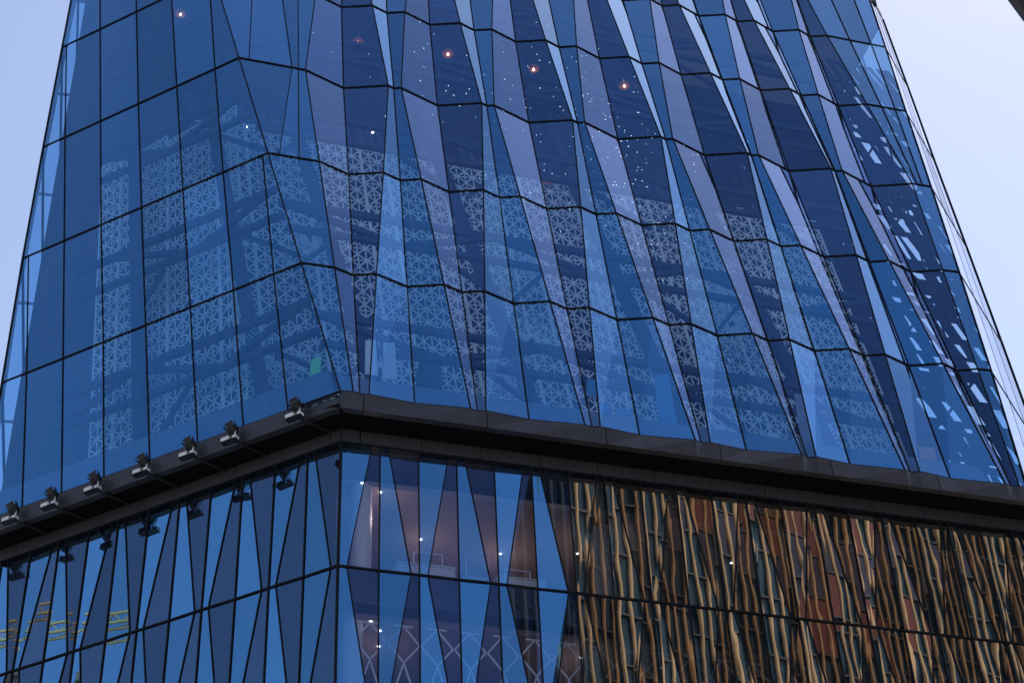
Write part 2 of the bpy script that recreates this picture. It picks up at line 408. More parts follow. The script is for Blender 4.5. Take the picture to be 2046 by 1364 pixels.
# ------------------------------------------------------------------ frames of the two facades
def U2(a):
    a = math.radians(a)
    return Vector((math.cos(a), math.sin(a), 0))
uL, uR, u3 = U2(153.4), U2(18.3), U2(61.5)
nL = Vector((uL.y, -uL.x, 0))      # inward
nR = Vector((-uR.y, uR.x, 0))
ZV = Vector((0, 0, 1))
def corner(z):
    t = (z - Z0) / RH
    return Vector((-5.54 - 1.59 * t, 44.47 + 0.98 * t, z))
def FR(side, u, d, z):
    """point inside the tower: u along the facade from the near corner, d inwards, z height"""
    return corner(z) + (uL if side == 'L' else uR) * u + (nL if side == 'L' else nR) * d
WC = Vector((-5.6158, 45.6559, 0))
def WL(side, u, d, z):
    """point on the lower wall: d inwards"""
    p = WC + (uL if side == 'L' else uR) * u + (nL if side == 'L' else nR) * d
    return Vector((p.x, p.y, z))
def RP(k, n):
    x, y = ROWS[k][n]
    return Vector((x, y, ZR[k]))

# ------------------------------------------------------------------ ground
g = MB()
g.poly([(-1500, -1500, 0), (1500, -1500, 0), (1500, 1500, 0), (-1500, 1500, 0)])
g.build('ground', 'ground', kind='structure')

# ------------------------------------------------------------------ the tower
tower = thing('glass_tower', 'tall blue glass tower with folded facade above a dark band', 'building', (-5.6, 45.6, 0))
def T(mb, name, mats, kind=None, smooth=False):
    o = mb.build(name, mats, None, kind, smooth)
    return adopt(o, tower)

def in_view(pts, margin=0.02):
    """True when any sampled point of the polygon falls inside the picture"""
    pts = [Vector(p) for p in pts]
    c = sum(pts, Vector()) / len(pts)
    test = pts + [c] + [(p + c) / 2 for p in pts]
    for p in test:
        q = M.inverted() @ p
        if q.z > -0.1:
            continue
        x, y = 3464 * q.x / -q.z / 1023, 3464 * q.y / -q.z / 682
        if abs(x) < 1 + margin and abs(y) < 1 + margin:
            return True
    return False

def pane(quad, m, name='pane', th=0.03, hidden=None):
    """glass slab whose outer face is the given quad (counted so that its normal points out)"""
    q = [Vector(p) for p in quad]
    n = (q[2] - q[0]).cross(q[3] - q[1]).normalized()
    mid = sum(q, Vector()) / 4
    if n.dot(mid - Vector((4.0, 62.0, mid.z))) < 0:
        q = q[::-1]
        n = -n
    b = [p - n * th for p in q]
    mb = hidden if (hidden is not None and not in_view(q)) else MB()
    mb.poly(q, 0)
    mb.poly(b[::-1], 1)
    for i in range(4):
        j = (i + 1) % 4
        mb.poly((q[i], b[i], b[j], q[j]), 1)
    if mb is hidden:
        return n, None
    return n, T(mb, name, [m, 'pane_inner'])

mull = {s: MB() for s in 'LR3'}
def mullion(mb, p, q, n, w, d):
    mb.bar(Vector(p) + n * (d * 0.28), Vector(q) + n * (d * 0.28), w, d, n)

offview = {}
def hid(m):
    return offview.setdefault(m, MB())

left_lines = [['C', 'A1', 'A2', 'A3', 'A4', 'A5', 'A6', 'A7', 'E']] * 2 + [['C', 'A2', 'A3', 'A4', 'A5', 'A6', 'E']] * 2 + [['C', 'A3', 'A4', 'A5', 'E']] * 2
LN = ['L%d' % i for i in range(1, 28)]
right_lines = [['C'] + LN + ['R']] * 2 + [['C', 'P1', 'P2'] + LN + ['R']] + [['C', 'P0', 'P1', 'P2'] + LN + ['Q1', 'Q2', 'R']] * 3
def tone(a, b):
    if a[0] == 'L' and b[0] == 'L':
        i = int(a[1:])
        return 'glass_clear' if i % 4 in (1, 2) else 'glass_blue'
    return 'glass_blue'

for k in range(6):
    for side, lines in (('L', left_lines[k]), ('R', right_lines[k])):
        for a, b in zip(lines, lines[1:]):
            qd = [RP(k, a), RP(k, b), RP(k + 1, b), RP(k + 1, a)]
            m = 'glass_blue' if side == 'L' else tone(a, b)
            n, _ = pane(qd, m, hidden=hid(m))
            # transoms above and below, verticals on the shared line
            if k == 0:
                mullion(mull[side], qd[0], qd[1], n, 0.05, 0.06)
            mullion(mull[side], qd[3], qd[2], n, 0.046, 0.06)
            mullion(mull[side], qd[0], qd[3], n, 0.030 if side == 'L' else 0.033, 0.05)
        mullion(mull[side], RP(k, lines[-1]), RP(k + 1, lines[-1]), n, 0.05, 0.06)
    for a, b in (('R', 'S1'), ('S1', 'S2'), ('S2', 'F')):
        qd = [RP(k, a), RP(k, b), RP(k + 1, b), RP(k + 1, a)]
        n, _ = pane(qd, 'glass_side', hidden=hid('glass_side'))
        mullion(mull['3'], qd[3], qd[2], n, 0.03, 0.03)
        mullion(mull['3'], qd[1], qd[2], n, 0.008, 0.012)
for s in 'LR3':
    T(mull[s], 'mullion_grid', 'mullion', 'stuff')
for m, mb in offview.items():
    if mb.f:
        T(mb, 'upper_glazing', [m, 'pane_inner'], 'stuff')

# rear glazing, roof and rear mullions close the volume
rg, rm = MB(), MB()
for k in range(6):
    for a, b, n in (('F', 'B', 3), ('B', 'G', 5), ('G', 'E', 1)):
        for i in range(n):
            f0, f1 = i / n, (i + 1) / n
            qd = [RP(k, a).lerp(RP(k, b), f0), RP(k, a).lerp(RP(k, b), f1), RP(k + 1, a).lerp(RP(k + 1, b), f1), RP(k + 1, a).lerp(RP(k + 1, b), f0)]
            nn, _ = pane(qd, 'glass_rear', hidden=rg) if not in_view(qd) else (None, None)
            if nn is None:
                rg.poly(qd, 0)
                nn = Vector((0, 1, 0))
            rm.bar(qd[3], qd[2], 0.1, 0.1, nn)
            rm.bar(qd[0], qd[3], 0.08, 0.08, nn)
T(rg, 'rear_glazing', ['glass_rear', 'pane_inner'], 'stuff')
T(rm, 'rear_mullion_grid', 'mullion', 'stuff')
roof = MB()
ring = [RP(6, n) + ZV * 0.05 for n in ('C', 'L1', 'L14', 'R', 'F', 'B', 'G', 'E')]
roof.poly(ring)
roof.poly([p + ZV * 0.4 for p in ring][::-1])
for i in range(len(ring)):
    j = (i + 1) % len(ring)
    roof.poly((ring[i], ring[i] + ZV * 0.4, ring[j] + ZV * 0.4, ring[j]))
T(roof, 'roof', 'slab')

# ---- dark band: fascia panels whose top edge follows the foot of the folded glass
OUT_L, OUT_R = -nL, -nR
oc = Vector((-5.53, 44.45, ZF))
def fascia_panels(side, edge_pts, joints):
    u = uL if side == 'L' else uR
    out = OUT_L if side == 'L' else OUT_R
    us = [(Vector((p.x, p.y, 0)) - Vector((oc.x, oc.y, 0))).dot(u) for p in edge_pts]
    def top(uu):
        for i in range(len(us) - 1):
            if us[i] <= uu <= us[i + 1]:
                t = (uu - us[i]) / max(1e-6, us[i + 1] - us[i])
                return edge_pts[i].lerp(edge_pts[i + 1], t)
        return edge_pts[-1]
    for a, b in zip(joints, joints[1:]):
        a2, b2 = a + 0.014, b - 0.014
        cuts = [a2] + [x for x in us if a2 + 0.02 < x < b2 - 0.02] + [b2]
        mb = MB()
        tp = [top(x) + out * 0.05 + ZV * 0.0 for x in cuts]
        bt = [Vector((oc.x, oc.y, ZF)) + u * x + out * 0.03 for x in cuts]
        tb = [p - out * 0.25 for p in tp]
        bb = [p - out * 0.25 for p in bt]
        for i in range(len(cuts) - 1):
            for q in ((bt[i], bt[i + 1], tp[i + 1], tp[i]), (tp[i], tp[i + 1], tb[i + 1], tb[i]), (bb[i + 1], bb[i], tb[i], tb[i + 1]), (bb[i], bb[i + 1], bt[i + 1], bt[i])):
                mb.poly(q if side == 'R' else q[::-1])
        for i, r in ((0, 1), (len(cuts) - 1, -1)):
            q = (bt[i], tp[i], tb[i], bb[i])
            mb.poly(q if (r == 1) == (side == 'R') else q[::-1])
        T(mb, 'fascia_panel', 'fascia')
ptsR = [RP(0, n) for n in ['C'] + LN + ['R']]
ptsL = [RP(0, n) for n in ['C', 'A1', 'A2', 'A3', 'A4', 'A5', 'A6', 'A7', 'E']]
fascia_panels('R', ptsR, [0.0, 0.75, 4.83, 8.92, 13.0, 17.1, 21.2, 25.0])
fascia_panels('L', ptsL, [0.0, 3.75, 7.53, 11.28, 15.0])

# soffit: level black plate between the fascia and the lower wall
sf = MB()
endR, endL = 26.0, 15.4
def slab(mb, pts, t):
    lo = [Vector(p) for p in pts]
    hi = [p + ZV * t for p in lo]
    mb.poly(lo[::-1]); mb.poly(hi)
    for i in range(len(lo)):
        j = (i + 1) % len(lo)
        mb.poly((lo[i], lo[j], hi[j], hi[i]))
o3 = Vector((oc.x, oc.y, ZF + 0.012))
w3 = Vector((WC.x, WC.y, ZF + 0.012))
slab(sf, [o3 + nR * 0.05 + nL * 0.05, o3 + uR * endR + nR * 0.05, w3 + uR * endR + nR * 0.6, w3 + nR * 0.6 + nL * 0.6], 0.12)
slab(sf, [o3 + nL * 0.05 + nR * 0.05, w3 + nR * 0.6 + nL * 0.6, w3 + uL * endL + nL * 0.6, o3 + uL * endL + nL * 0.05], 0.12)
T(sf, 'soffit', 'soffit')
# lower fascia in the plane of the wall, one panel per joint
def low_fascia(side, joints):
    u, n = (uL, nL) if side == 'L' else (uR, nR)
    for a, b in zip(joints, joints[1:]):
        mb = MB()
        p = WL(side, a + (0.012 if a else 0), -0.06, 33.285)
        mb.para(p, u * (b - a - 0.024), n * 0.3, ZV * (ZF - 33.285))
        T(mb, 'lower_fascia_panel', 'fascia_low')
low_fascia('R', [0.0, 0.61] + [2.63 + 2.015 * i for i in range(12)])
low_fascia('L', [0.0] + [0.4 + 1.85 * i for i in range(9)])

# ---- lower block: folded glazing, verticals every 1.272 m, diagonals clustering alternately at head and foot
ZL = [33.27, 28.70, 24.13, 19.56]
STEP, CW, DEEP = 1.272, 0.265, 0.018
def low_pt(side, kk, off, lev):
    """line kk (0 at the corner); off: -1, 0, +1 for the diagonal beside it, at level lev"""
    cluster = (kk % 2 == 1) == (lev % 2 == 0)
    d = 0.0 if cluster else DEEP
    return WL(side, kk * STEP + off * CW, d, ZL[lev])
lmull = MB()
lhid = {}
for side, nbay in (('R', 20), ('L', 12)):
    for lev in range(3):
        for k in range(nbay):
            # between vertical k and k+1 runs one diagonal from the cluster at one end to the cluster at the other
            k_top = k if (k % 2 == 1) == (lev % 2 == 0) else k + 1
            k_bot = k + 1 if k_top == k else k
            dt = low_pt(side, k_top, 1 if k_top == k else -1, lev)
            db = low_pt(side, k_bot, -1 if k_bot == k + 1 else 1, lev + 1)
            v0t, v0b = low_pt(side, k, 0, lev), low_pt(side, k, 0, lev + 1)
            v1t, v1b = low_pt(side, k + 1, 0, lev), low_pt(side, k + 1, 0, lev + 1)
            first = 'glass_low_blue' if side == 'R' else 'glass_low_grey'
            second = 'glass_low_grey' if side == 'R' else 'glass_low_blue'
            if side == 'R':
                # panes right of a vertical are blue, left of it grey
                ma, mb_ = ('glass_low_blue', 'glass_low_grey') if k >= 6 else ('glass_mid_blue', 'glass_mid_grey')  # tint switches where the mirrored fins begin: sky blue before, fin gold beyond
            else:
                ma, mb_ = ('glass_left_grey', 'glass_left_blue')  # left panes hold the mirrored sky's blue in their tint
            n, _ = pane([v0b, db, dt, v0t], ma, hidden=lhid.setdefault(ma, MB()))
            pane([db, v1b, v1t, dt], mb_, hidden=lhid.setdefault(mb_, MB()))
            out = OUT_R if side == 'R' else OUT_L
            mullion(lmull, db, dt, out, 0.030, 0.05)
            mullion(lmull, v0b, v0t, out, 0.038 if k else 0.075, 0.06)
            for p, q in ((v0t, dt), (dt, v1t)):
                mullion(lmull, p, q, out, 0.055, 0.07)
T(lmull, 'lower_mullion_grid', 'mullion', 'stuff')
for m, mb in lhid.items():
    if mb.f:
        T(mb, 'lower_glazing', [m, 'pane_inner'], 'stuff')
# plain lower storeys down to the pavement and the rear of the block
bs = MB()
plan = [WL('L', 15.3, 0.2, 0), WL('L', 0, 0.2, 0) + nR * 0.1, WL('R', 26, 0.2, 0)]
rear = [WL('R', 26, 22, 0), WL('L', 15.3, 18, 0)]
slab(bs, plan + rear, 19.5)
T(bs, 'base_storeys', 'stone')

# ---- interior of the lower block
def rooms():
    pl = [WL('L', 15.3, 0.35, 0), WL('L', 0.0, 0.35, 0) + nR * 0.2, WL('R', 26, 0.35, 0)]
    bk = [WL('R', 26, 9, 0), WL('L', 2, 9, 0) + nR * 3, WL('L', 15.3, 9, 0)]
    for zf, zc in ((28.75, 32.45), (24.2, 27.6), (19.6, 23.1)):
        fl, ce, wa = MB(), MB(), MB()
        slab(fl, [p + ZV * (zf - 0.15) for p in pl + bk], 0.18)
        T(fl, 'floor_slab', 'floor')
        inner = [p + d for p, d in zip(pl, (nL * 0.5, nL * 0.4 + nR * 0.4, nR * 0.5))]
        slab(ce, [p + ZV * zc for p in inner + bk], 0.2)
        T(ce, 'ceiling', 'ceiling')
        for a, b in zip(bk, bk[1:]):
            a2, b2 = a + ZV * zf, b + ZV * zf
            nn = (b - a).cross(ZV).normalized()
            wa.para(a2, b2 - a2, nn * 0.2, ZV * (zc + 1.0 - zf))
        T(wa, 'back_wall', 'room')
        spandrel = MB()
        spandrel.para(WL('R', 0.25, 0.33, zf - 1.0), uR * 25, nR * 0.08, ZV * 1.15)
        spandrel.para(WL('L', 0.25, 0.33, zf - 1.0), uL * 15, nL * 0.08, ZV * 1.15)
        T(spandrel, 'spandrel', 'steel')
rooms()
dk = MB()
slab(dk, [WL('L', 15.35, 0.45, 33.6), WL('L', 0.2, 0.45, 33.6) + nR * 0.3, WL('R', 26.0, 0.45, 33.6), WL('R', 26.0, 12, 33.6), WL('L', 15.35, 10, 33.6)], 0.12)
T(dk, 'deck_slab', 'slab')
for side, uu in (('L', 15.2), ('R', 25.8)):
    ew = MB()
    nn, au = (nL, uL) if side == 'L' else (nR, uR)
    ew.para(WL(side, uu, 0.3, 19.3), nn * 8.6, au * 0.15, ZV * 14.3)
    T(ew, 'end_wall', 'room')
# added black sheets keep the left-hand panes dark so only reflections show
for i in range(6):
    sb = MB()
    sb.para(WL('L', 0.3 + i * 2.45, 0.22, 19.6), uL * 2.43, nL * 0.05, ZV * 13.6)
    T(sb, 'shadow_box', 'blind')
# round white column behind the corner pane, and others deeper in the room
for u, d, zf, zc in ((0.95, 1.3, 28.78, 32.45), (0.75, 1.5, 24.23, 27.6), (9.4, 2.0, 28.78, 32.45)):
    c = MB()
    p = WL('R', u, d, zf)
    c.tube(p, p + ZV * (zc - zf), 0.36, n=20)
    T(c, 'column', 'white', smooth=False)
def downlight(p, watt=0):
    c = MB()
    c.tube(p, p - ZV * 0.02, 0.042, n=10)
    o = T(c, 'downlight', 'down')
    if watt:                                  # the light this lamp throws into the room
        ld = bpy.data.lights.new('downlight_glow', 'POINT')
        ld.energy = watt
        ld.color = (1.0, 0.80, 0.70)
        ld.shadow_soft_size = 0.12
        lo_ = bpy.data.objects.new('downlight_glow', ld)
        COL.objects.link(lo_)
        lo_.location = p - ZV * 1.1
for u, d in ((0.9, 0.95), (1.6, 1.35), (3.6, 3.9), (6.5, 4.2), (9.6, 2.5), (9.1, 3.6), (14.6, 3.0)):
    downlight(WL('R', u, d, 32.44), 13 if u in (1.6, 3.6, 6.5, 9.6) else 0)
for u, d in ((1.3, 1.2), (1.7, 1.7), (1.9, 2.7), (8.4, 2.1)):
    downlight(WL('R', u, d, 27.59), 7 if u in (1.9, 8.4) else 0)
# diamond lattice rail in the second storey
dl = MB()
zt, zb = 27.35, 24.9
for i in range(15):
    u = 1.2 + i * 1.05
    p = [WL('R', u, 0.85, zt), WL('R', u + 0.5, 0.85, zt - 0.62), WL('R', u, 0.85, zt - 1.24), WL('R', u - 0.5, 0.85, zt - 0.62)]
    for a, b in zip(p, p[1:] + p[:1]):
        dl.bar(a, b, 0.05, 0.05, nR)
    dl.bar(p[0] - uR * 0.3, p[0] + uR * 0.3, 0.05, 0.05, nR)
    dl.bar(p[2], p[2] - ZV * 1.6 + uR * 0.5, 0.05, 0.05, nR)
    dl.bar(p[2], p[2] - ZV * 1.6 - uR * 0.5, 0.05, 0.05, nR)
T(dl, 'diamond_screen', 'white', 'stuff')

# ------------------------------------------------------------------ interior of the upper tower
# floor plate at the foot and a mezzanine behind the lattice
fp = MB()
foot = [corner(Z0) + nL * 0.3 + nR * 0.3 + ZV * 0.02, FR('R', 24.4, 0.5, Z0 + 0.02), FR('R', 24.4, 16, Z0 + 0.02), FR('L', 14.5, 10, Z0 + 0.02), FR('L', 14.5, 0.35, Z0 + 0.02)]
slab(fp, foot, 0.25)
T(fp, 'floor_slab', 'slab')
mz = MB()
slab(mz, [FR('R', -1.2, 4.7, 52.2), FR('R', 21.5, 4.7, 52.2), FR('R', 21.5, 12, 52.2), FR('R', -3.0, 12, 52.2)], 0.3)
T(mz, 'mezzanine_slab', 'slab')
# upstands behind the lowest panes
for side, ln, d in (('L', 14.4, 0.36), ('R', 24.0, 0.75)):
    n = 8 if side == 'L' else 12
    for i in range(n):
        u0, u1 = 0.35 + (ln - 0.35) * i / n, 0.35 + (ln - 0.35) * (i + 1) / n - 0.015
        up_ = MB()
        uu, nn = (uL, nL) if side == 'L' else (uR, nR)
        up_.para(FR(side, u0, d, Z0 + 0.28), uu * (u1 - u0), nn * 0.1, FR(side, u0, d, Z0 + 1.45) - FR(side, u0, d, Z0 + 0.28))
        T(up_, 'upstand_panel', 'upstand')

# dark core behind the lattice
core = MB()
def prism(mb, lo, hi):
    mb.poly(lo[::-1]); mb.poly(hi)
    for i in range(len(lo)):
        j = (i + 1) % len(lo)
        mb.poly((lo[i], lo[j], hi[j], hi[i]))
lo = [FR('L', 17.5, 3.3, Z0 + 0.4), FR('R', -3.6, 8.4, Z0 + 0.4), FR('R', 19.5, 8.4, Z0 + 0.4), FR('R', 19.5, 15, Z0 + 0.4), FR('L', 17.0, 9, Z0 + 0.4)]
hi = [FR('L', 7.0, 3.0, 72.0), FR('R', -2.0, 6.2, 72.0), FR('R', 25.0, 6.2, 72.0), FR('R', 25.0, 12, 72.0), FR('L', 6.6, 9, 72.0)]
prism(core, lo, hi)
T(core, 'core_wall', 'core')
# curtains hung in front of the core above the mezzanine
for i in range(26):
    if i % 7 == 5:
        continue
    cu = MB()
    u = -0.8 + i * 0.95
    w = 0.62 + 0.25 * random.random()
    pts = []
    for j in range(7):
        t = j / 6
        pts.append((u + w * t, 6.1 + 0.10 * math.sin(t * math.pi * 5)))
    zlo, zhi = 52.5, 57.4
    for (a, da), (b, db) in zip(pts, pts[1:]):
        cu.poly((FR('R', a, da, zlo), FR('R', b, db, zlo), FR('R', b, db - 0.55, zhi), FR('R', a, da - 0.55, zhi)))
        cu.poly((FR('R', a, da + 0.02, zlo), FR('R', a, da - 0.53, zhi), FR('R', b, db - 0.53, zhi), FR('R', b, db + 0.02, zlo)))
    T(cu, 'curtain', 'curtain')

# ---- star lattice: union-jack grid of flat bars, one mesh per panel width, instanced along both walls
def lattice_mesh(name, nx, nz, g, cut=None):
    mb = MB()
    y = Vector((0, 1, 0))
    W, Hh = nx * g, nz * g
    def B(p, q, w=0.062):
        mb.bar((p[0], 0, p[1]), (q[0], 0, q[1]), w, 0.03, y)
    for i in range(nx + 1):
        B((i * g, 0), (i * g, Hh), 0.075 if i in (0, nx) else 0.05)
    for j in range(nz + 1):
        if j % 2 and j != nz:
            continue
        B((0, j * g), (W, j * g), 0.075 if j in (0, nz) else 0.05)
    for i in range(nx):
        for j in range(nz):
            if (i + j) % 2 == 0:
                B((i * g, j * g), ((i + 1) * g, (j + 1) * g))
            else:
                B(((i + 1) * g, j * g), (i * g, (j + 1) * g))
    return mb.mesh(name, ['lattice'])
G = 0.335
lat6 = lattice_mesh('lattice_wide', 7, 49, G)
lat2 = lattice_mesh('lattice_narrow', 3, 49, G)
LZ0, LZ1 = 36.75, 53.3
def latt_pt(side, u, z):
    if side == 'R':
        d = 6.0 + (4.2 - 6.0) * (z - 36.7) / (52.5 - 36.7)
    else:
        d = 1.9
    return FR(side, u, d, z)
def put_lattice(side, me, u, w):
    o = link('lattice_screen', me, None, 'stuff')
    p0 = latt_pt(side, u, LZ0)
    # same slope for every panel: width along the wall, height along its lean
    ex = (uR if side == 'R' else uL).normalized()
    top = latt_pt(side, u, LZ1) - p0
    ez = top / (49 * G)
    n = ex.cross(ez).normalized()
    m4 = Matrix.Identity(4)
    for i in range(3):
        m4[i][0], m4[i][1], m4[i][2] = ex[i], -n[i], ez[i]
    m4.translation = p0
    o.parent = tower
    o.matrix_parent_inverse = Matrix.Translation(tower.location).inverted()
    o.matrix_basis = m4
    return o
u = -1.75
i = 0
while u < 23.4:
    me, n = (lat6, 7) if i % 3 else (lat2, 3)
    put_lattice('R', me, u, n * G)
    u += n * G + 0.08
    i += 1
u = 4.4
i = 0
while u < 11.2:
    me, n = (lat6, 7) if i % 3 else (lat2, 3)
    put_lattice('L', me, u, n * G)
    u += n * G + 0.08
    i += 1
# handrail along the top of the lattice
hr = MB()
hr.bar(latt_pt('R', -1.8, LZ1 + 0.22), latt_pt('R', 23.6, LZ1 + 0.22), 0.06, 0.05, ZV)
T(hr, 'handrail', 'lattice')

# ---- steel: columns, chords and diagonals behind the glass
def member(name, p, q, w, d, side):
    mb = MB()
    mb.bar(p, q, w, d, nR if side == 'R' else nL)
    T(mb, name, 'steel')
for k in (1, 2, 3, 4, 5):
    zc = ZR[k]
    for side, ln, du in (('R', 22.5 + 1.6 * k, 4.1), ('L', 13.6 - 1.75 * k, 3.7)):
        d = 1.9 if side == 'R' else 1.15
        zt, zb = zc - 0.75, zc - 2.25
        member('truss_chord', FR(side, 0.6, d, zt), FR(side, ln, d, zt), 0.26, 0.22, side)
        member('truss_chord', FR(side, 0.6, d, zb), FR(side, ln, d, zb), 0.22, 0.22, side)
        uu = 0.9
        i = 0
        while uu + du < ln + 0.5:
            a, b = (zt, zb) if i % 2 == 0 else (zb, zt)
            member('truss_diagonal', FR(side, uu, d + 0.02, a), FR(side, uu + du, d + 0.02, b), 0.22, 0.2, side)
            uu += du
            i += 1
        # long raking braces below the truss
        uu = 2.5
        i = 0
        while uu + 2.2 < ln:
            member('brace', FR(side, uu, d + 0.25, zb), FR(side, uu + (1.9 if i % 2 else -1.9), d + 0.25, zb - 2.1), 0.16, 0.16, side)
            uu += du
            i += 1
for u in (2.6, 8.4, 14.2, 20.0):
    member('steel_column', FR('R', u, 3.1, Z0 + 0.3), FR('R', u * 1.07, 2.6, 71.5), 0.42, 0.42, 'R')
for u in (3.6, 9.0):
    member('steel_column', FR('L', u, 1.5, Z0 + 0.3), FR('L', u * 0.42, 1.5, 71.5), 0.40, 0.40, 'L')

# ---- dark pierced wall near the far right corner: the sky shows through its slots
rs = random.Random(11)
def pierced(rng, fill, P, out):
    """rows of uneven slats; rng(z) gives the horizontal extent, P(u, z) the point, out the thickness direction"""
    za = Z0 + 1.5
    while za < 69.0:
        dz = rs.choice((0.55, 0.7, 0.9, 1.1, 1.5, 2.2))
        zb = za + dz
        u0, u1 = rng(za)
        mb = MB()
        rail = rs.uniform(0.12, 0.34)
        mb.para(P(u0, za), P(u1, za) - P(u0, za), out * 0.15, P(u0, za + rail) - P(u0, za))
        uu = u0
        while uu < u1:
            w = rs.uniform(0.18, 0.7)
            gap = rs.choice((0.10, 0.16, 0.22, 0.3, 0.4, 0.5)) if (rs.random() < fill and uu > lenR(za) - 1.0) else 0.0
            sh0, sh1 = rs.uniform(-0.22, 0.16), rs.uniform(-0.16, 0.22)
            e1 = min(uu + w, u1)
            k1 = rs.uniform(0.3, 0.8)
            lo_, hi_ = za + rail - 0.05, zb + 0.06
            q = [P(uu, lo_), P(e1, lo_), P(e1 + sh1 * k1, lo_ + (hi_ - lo_) * 0.45), P(e1 + sh1, hi_), P(uu + sh0, hi_), P(uu + sh0 * rs.uniform(-0.3, 0.9), lo_ + (hi_ - lo_) * 0.6)]
            bk = [p + out * 0.12 for p in q]
            mb.poly(q); mb.poly(bk[::-1])
            for i in range(6):
                j = (i + 1) % 6
                mb.poly((q[i], bk[i], bk[j], q[j]))
            uu += w + gap
        T(mb, 'pierced_screen', 'core', 'stuff')
        za = zb
def lenR(z):
    return 24.76 + 1.98 * (z - Z0) / RH
def edgeR(z):
    return FR('R', lenR(z), 0, z)
pierced(lambda z: (18.0 + 0.10 * (z - Z0), lenR(z) + 2.0), 0.0, lambda u, z: FR('R', u, 7.2, z), nR)
pierced(lambda z: (lenR(z) - 1.2, lenR(z) + 4.0), 0.85, lambda u, z: FR('R', u, 4.2, z), nR)
# ------------------------------------------------------------------ things hung and standing inside
def hub_label(i):
    return i
# copper pendant lamps along the upper floor
pend = [(-0.73, 60.9, 'copper pendant lamp glowing high behind the far left pane'),
        (3.16, 60.85, 'copper pendant lamp glowing above the corner, beside the leftmost folds'),
        (7.42, 61.35, 'copper pendant lamp glowing in the first dark pane right of the corner'),
        (11.83, 61.9, 'copper pendant lamp glowing in the second dark pane right of the corner'),
        (16.05, 62.0, 'copper pendant lamp glowing in the third dark pane right of the corner'),
        (20.65, 62.1, 'copper pendant lamp glowing farthest right on the upper floor'),
        (13.88, 52.9, 'low copper pendant lamp glowing just above the star lattice')]
for i, (u, z, lab) in enumerate(pend):
    p = FR('R', u, 3.4, z)
    t = thing('pendant_lamp', lab, 'lamp', p, 'copper pendant lamps inside the tower')
    sh = MB()
    sh.lathe((0, 0, 0), [(0.05, 0.24), (0.12, 0.22), (0.24, 0.10), (0.30, -0.06), (0.285, -0.06), (0.22, 0.09), (0.05, 0.20)], 16)
    sh.build('shade', 'copper', t, smooth=True)
    b = MB()
    b.lathe((0, 0, -0.05), [(0.0, 0.07), (0.032, 0.045), (0.045, 0.0), (0.032, -0.04), (0.0, -0.055)], 10)
    b.build('bulb', 'bulb', t, smooth=True)
    c = MB()
    c.tube((0, 0, 0.22), (0, 0, 2.6), 0.012, n=5)
    c.build('cord', 'black', t)
for u, z in ((6.1, 62.1), (1.04, 53.6), (2.02, 53.7), (6.75, 54.9), (11.3, 55.1)):
    p = FR('R', u, 4.0, z)
    c = MB()
    c.lathe(p, [(0.0, 0.05), (0.055, 0.0), (0.0, -0.05)], 8)
    T(c, 'downlight', 'down')

# round parasol-like ornaments of radial straw slats
def parasol(p, r, tilt, lab):
    t = thing('straw_parasol', lab, 'parasol', p, 'straw parasols hung inside the tower')
    face = (Vector((0, 0, 1.6)) - Vector(p)).normalized()
    rotm = (face + Vector((tilt, 0, 0.35))).to_track_quat('Z', 'Y').to_matrix().to_4x4()
    t.rotation_euler = rotm.to_euler()
    mb = MB()
    n = 56
    for i in range(n):
        a = 2 * math.pi * i / n + random.uniform(-0.02, 0.02)
        dv = Vector((math.cos(a), math.sin(a), 0))
        r0 = 0.12 * r + random.uniform(0, 0.1)
        while r0 < r * 0.97:
            ln = random.uniform(0.14, 0.34)
            r1 = min(r, r0 + ln)
            mb.bar(dv * r0 + Vector((0, 0, -0.25 * r0 / r * r)), dv * r1 + Vector((0, 0, -0.25 * r1)), 0.028, 0.02, Vector((0, 0, 1)))
            r0 = r1 + random.uniform(0.05, 0.16)
    mb.build('slat_ring', 'straw', t, 'stuff')
    h = MB()
    h.lathe((0, 0, 0), [(0.0, 0.06), (0.10, 0.02), (0.10, -0.05), (0.0, -0.08)], 10)
    h.build('hub', 'steel', t)
    pl = MB()
    pl.tube((0, 0, 0), (0, 0, -0.9), 0.03, n=6)
    pl.build('pole', 'steel', t)
parasol(FR('R', -0.66, 3.2, 38.6), 1.45, 0.1, 'large straw parasol behind the lowest panes left of the corner')
parasol(FR('R', 1.9, 3.0, 45.6), 1.35, -0.1, 'straw parasol behind the dark pane at the corner')
parasol(FR('R', 10.9, 3.2, 46.3), 1.3, 0.1, 'straw parasol in the middle row behind the second wide blue pane')
parasol(FR('R', 7.7, 3.2, 39.1), 1.1, 0.0, 'straw parasol in the lowest row behind the second wide pale pane')
parasol(FR('R', 19.7, 3.2, 47.1), 1.3, 0.0, 'upper of two straw parasols behind the fourth wide blue pane')
parasol(FR('R', 19.0, 3.2, 44.6), 1.1, 0.2, 'lower of two straw parasols behind the fourth wide blue pane')
parasol(FR('R', 9.6, 3.2, 41.6), 1.0, 0.2, 'straw parasol under the first transom behind the second wide blue pane')
parasol(FR('R', 15.3, 3.2, 43.4), 0.9, 0.0, 'small straw parasol under the first transom, third blue pane')

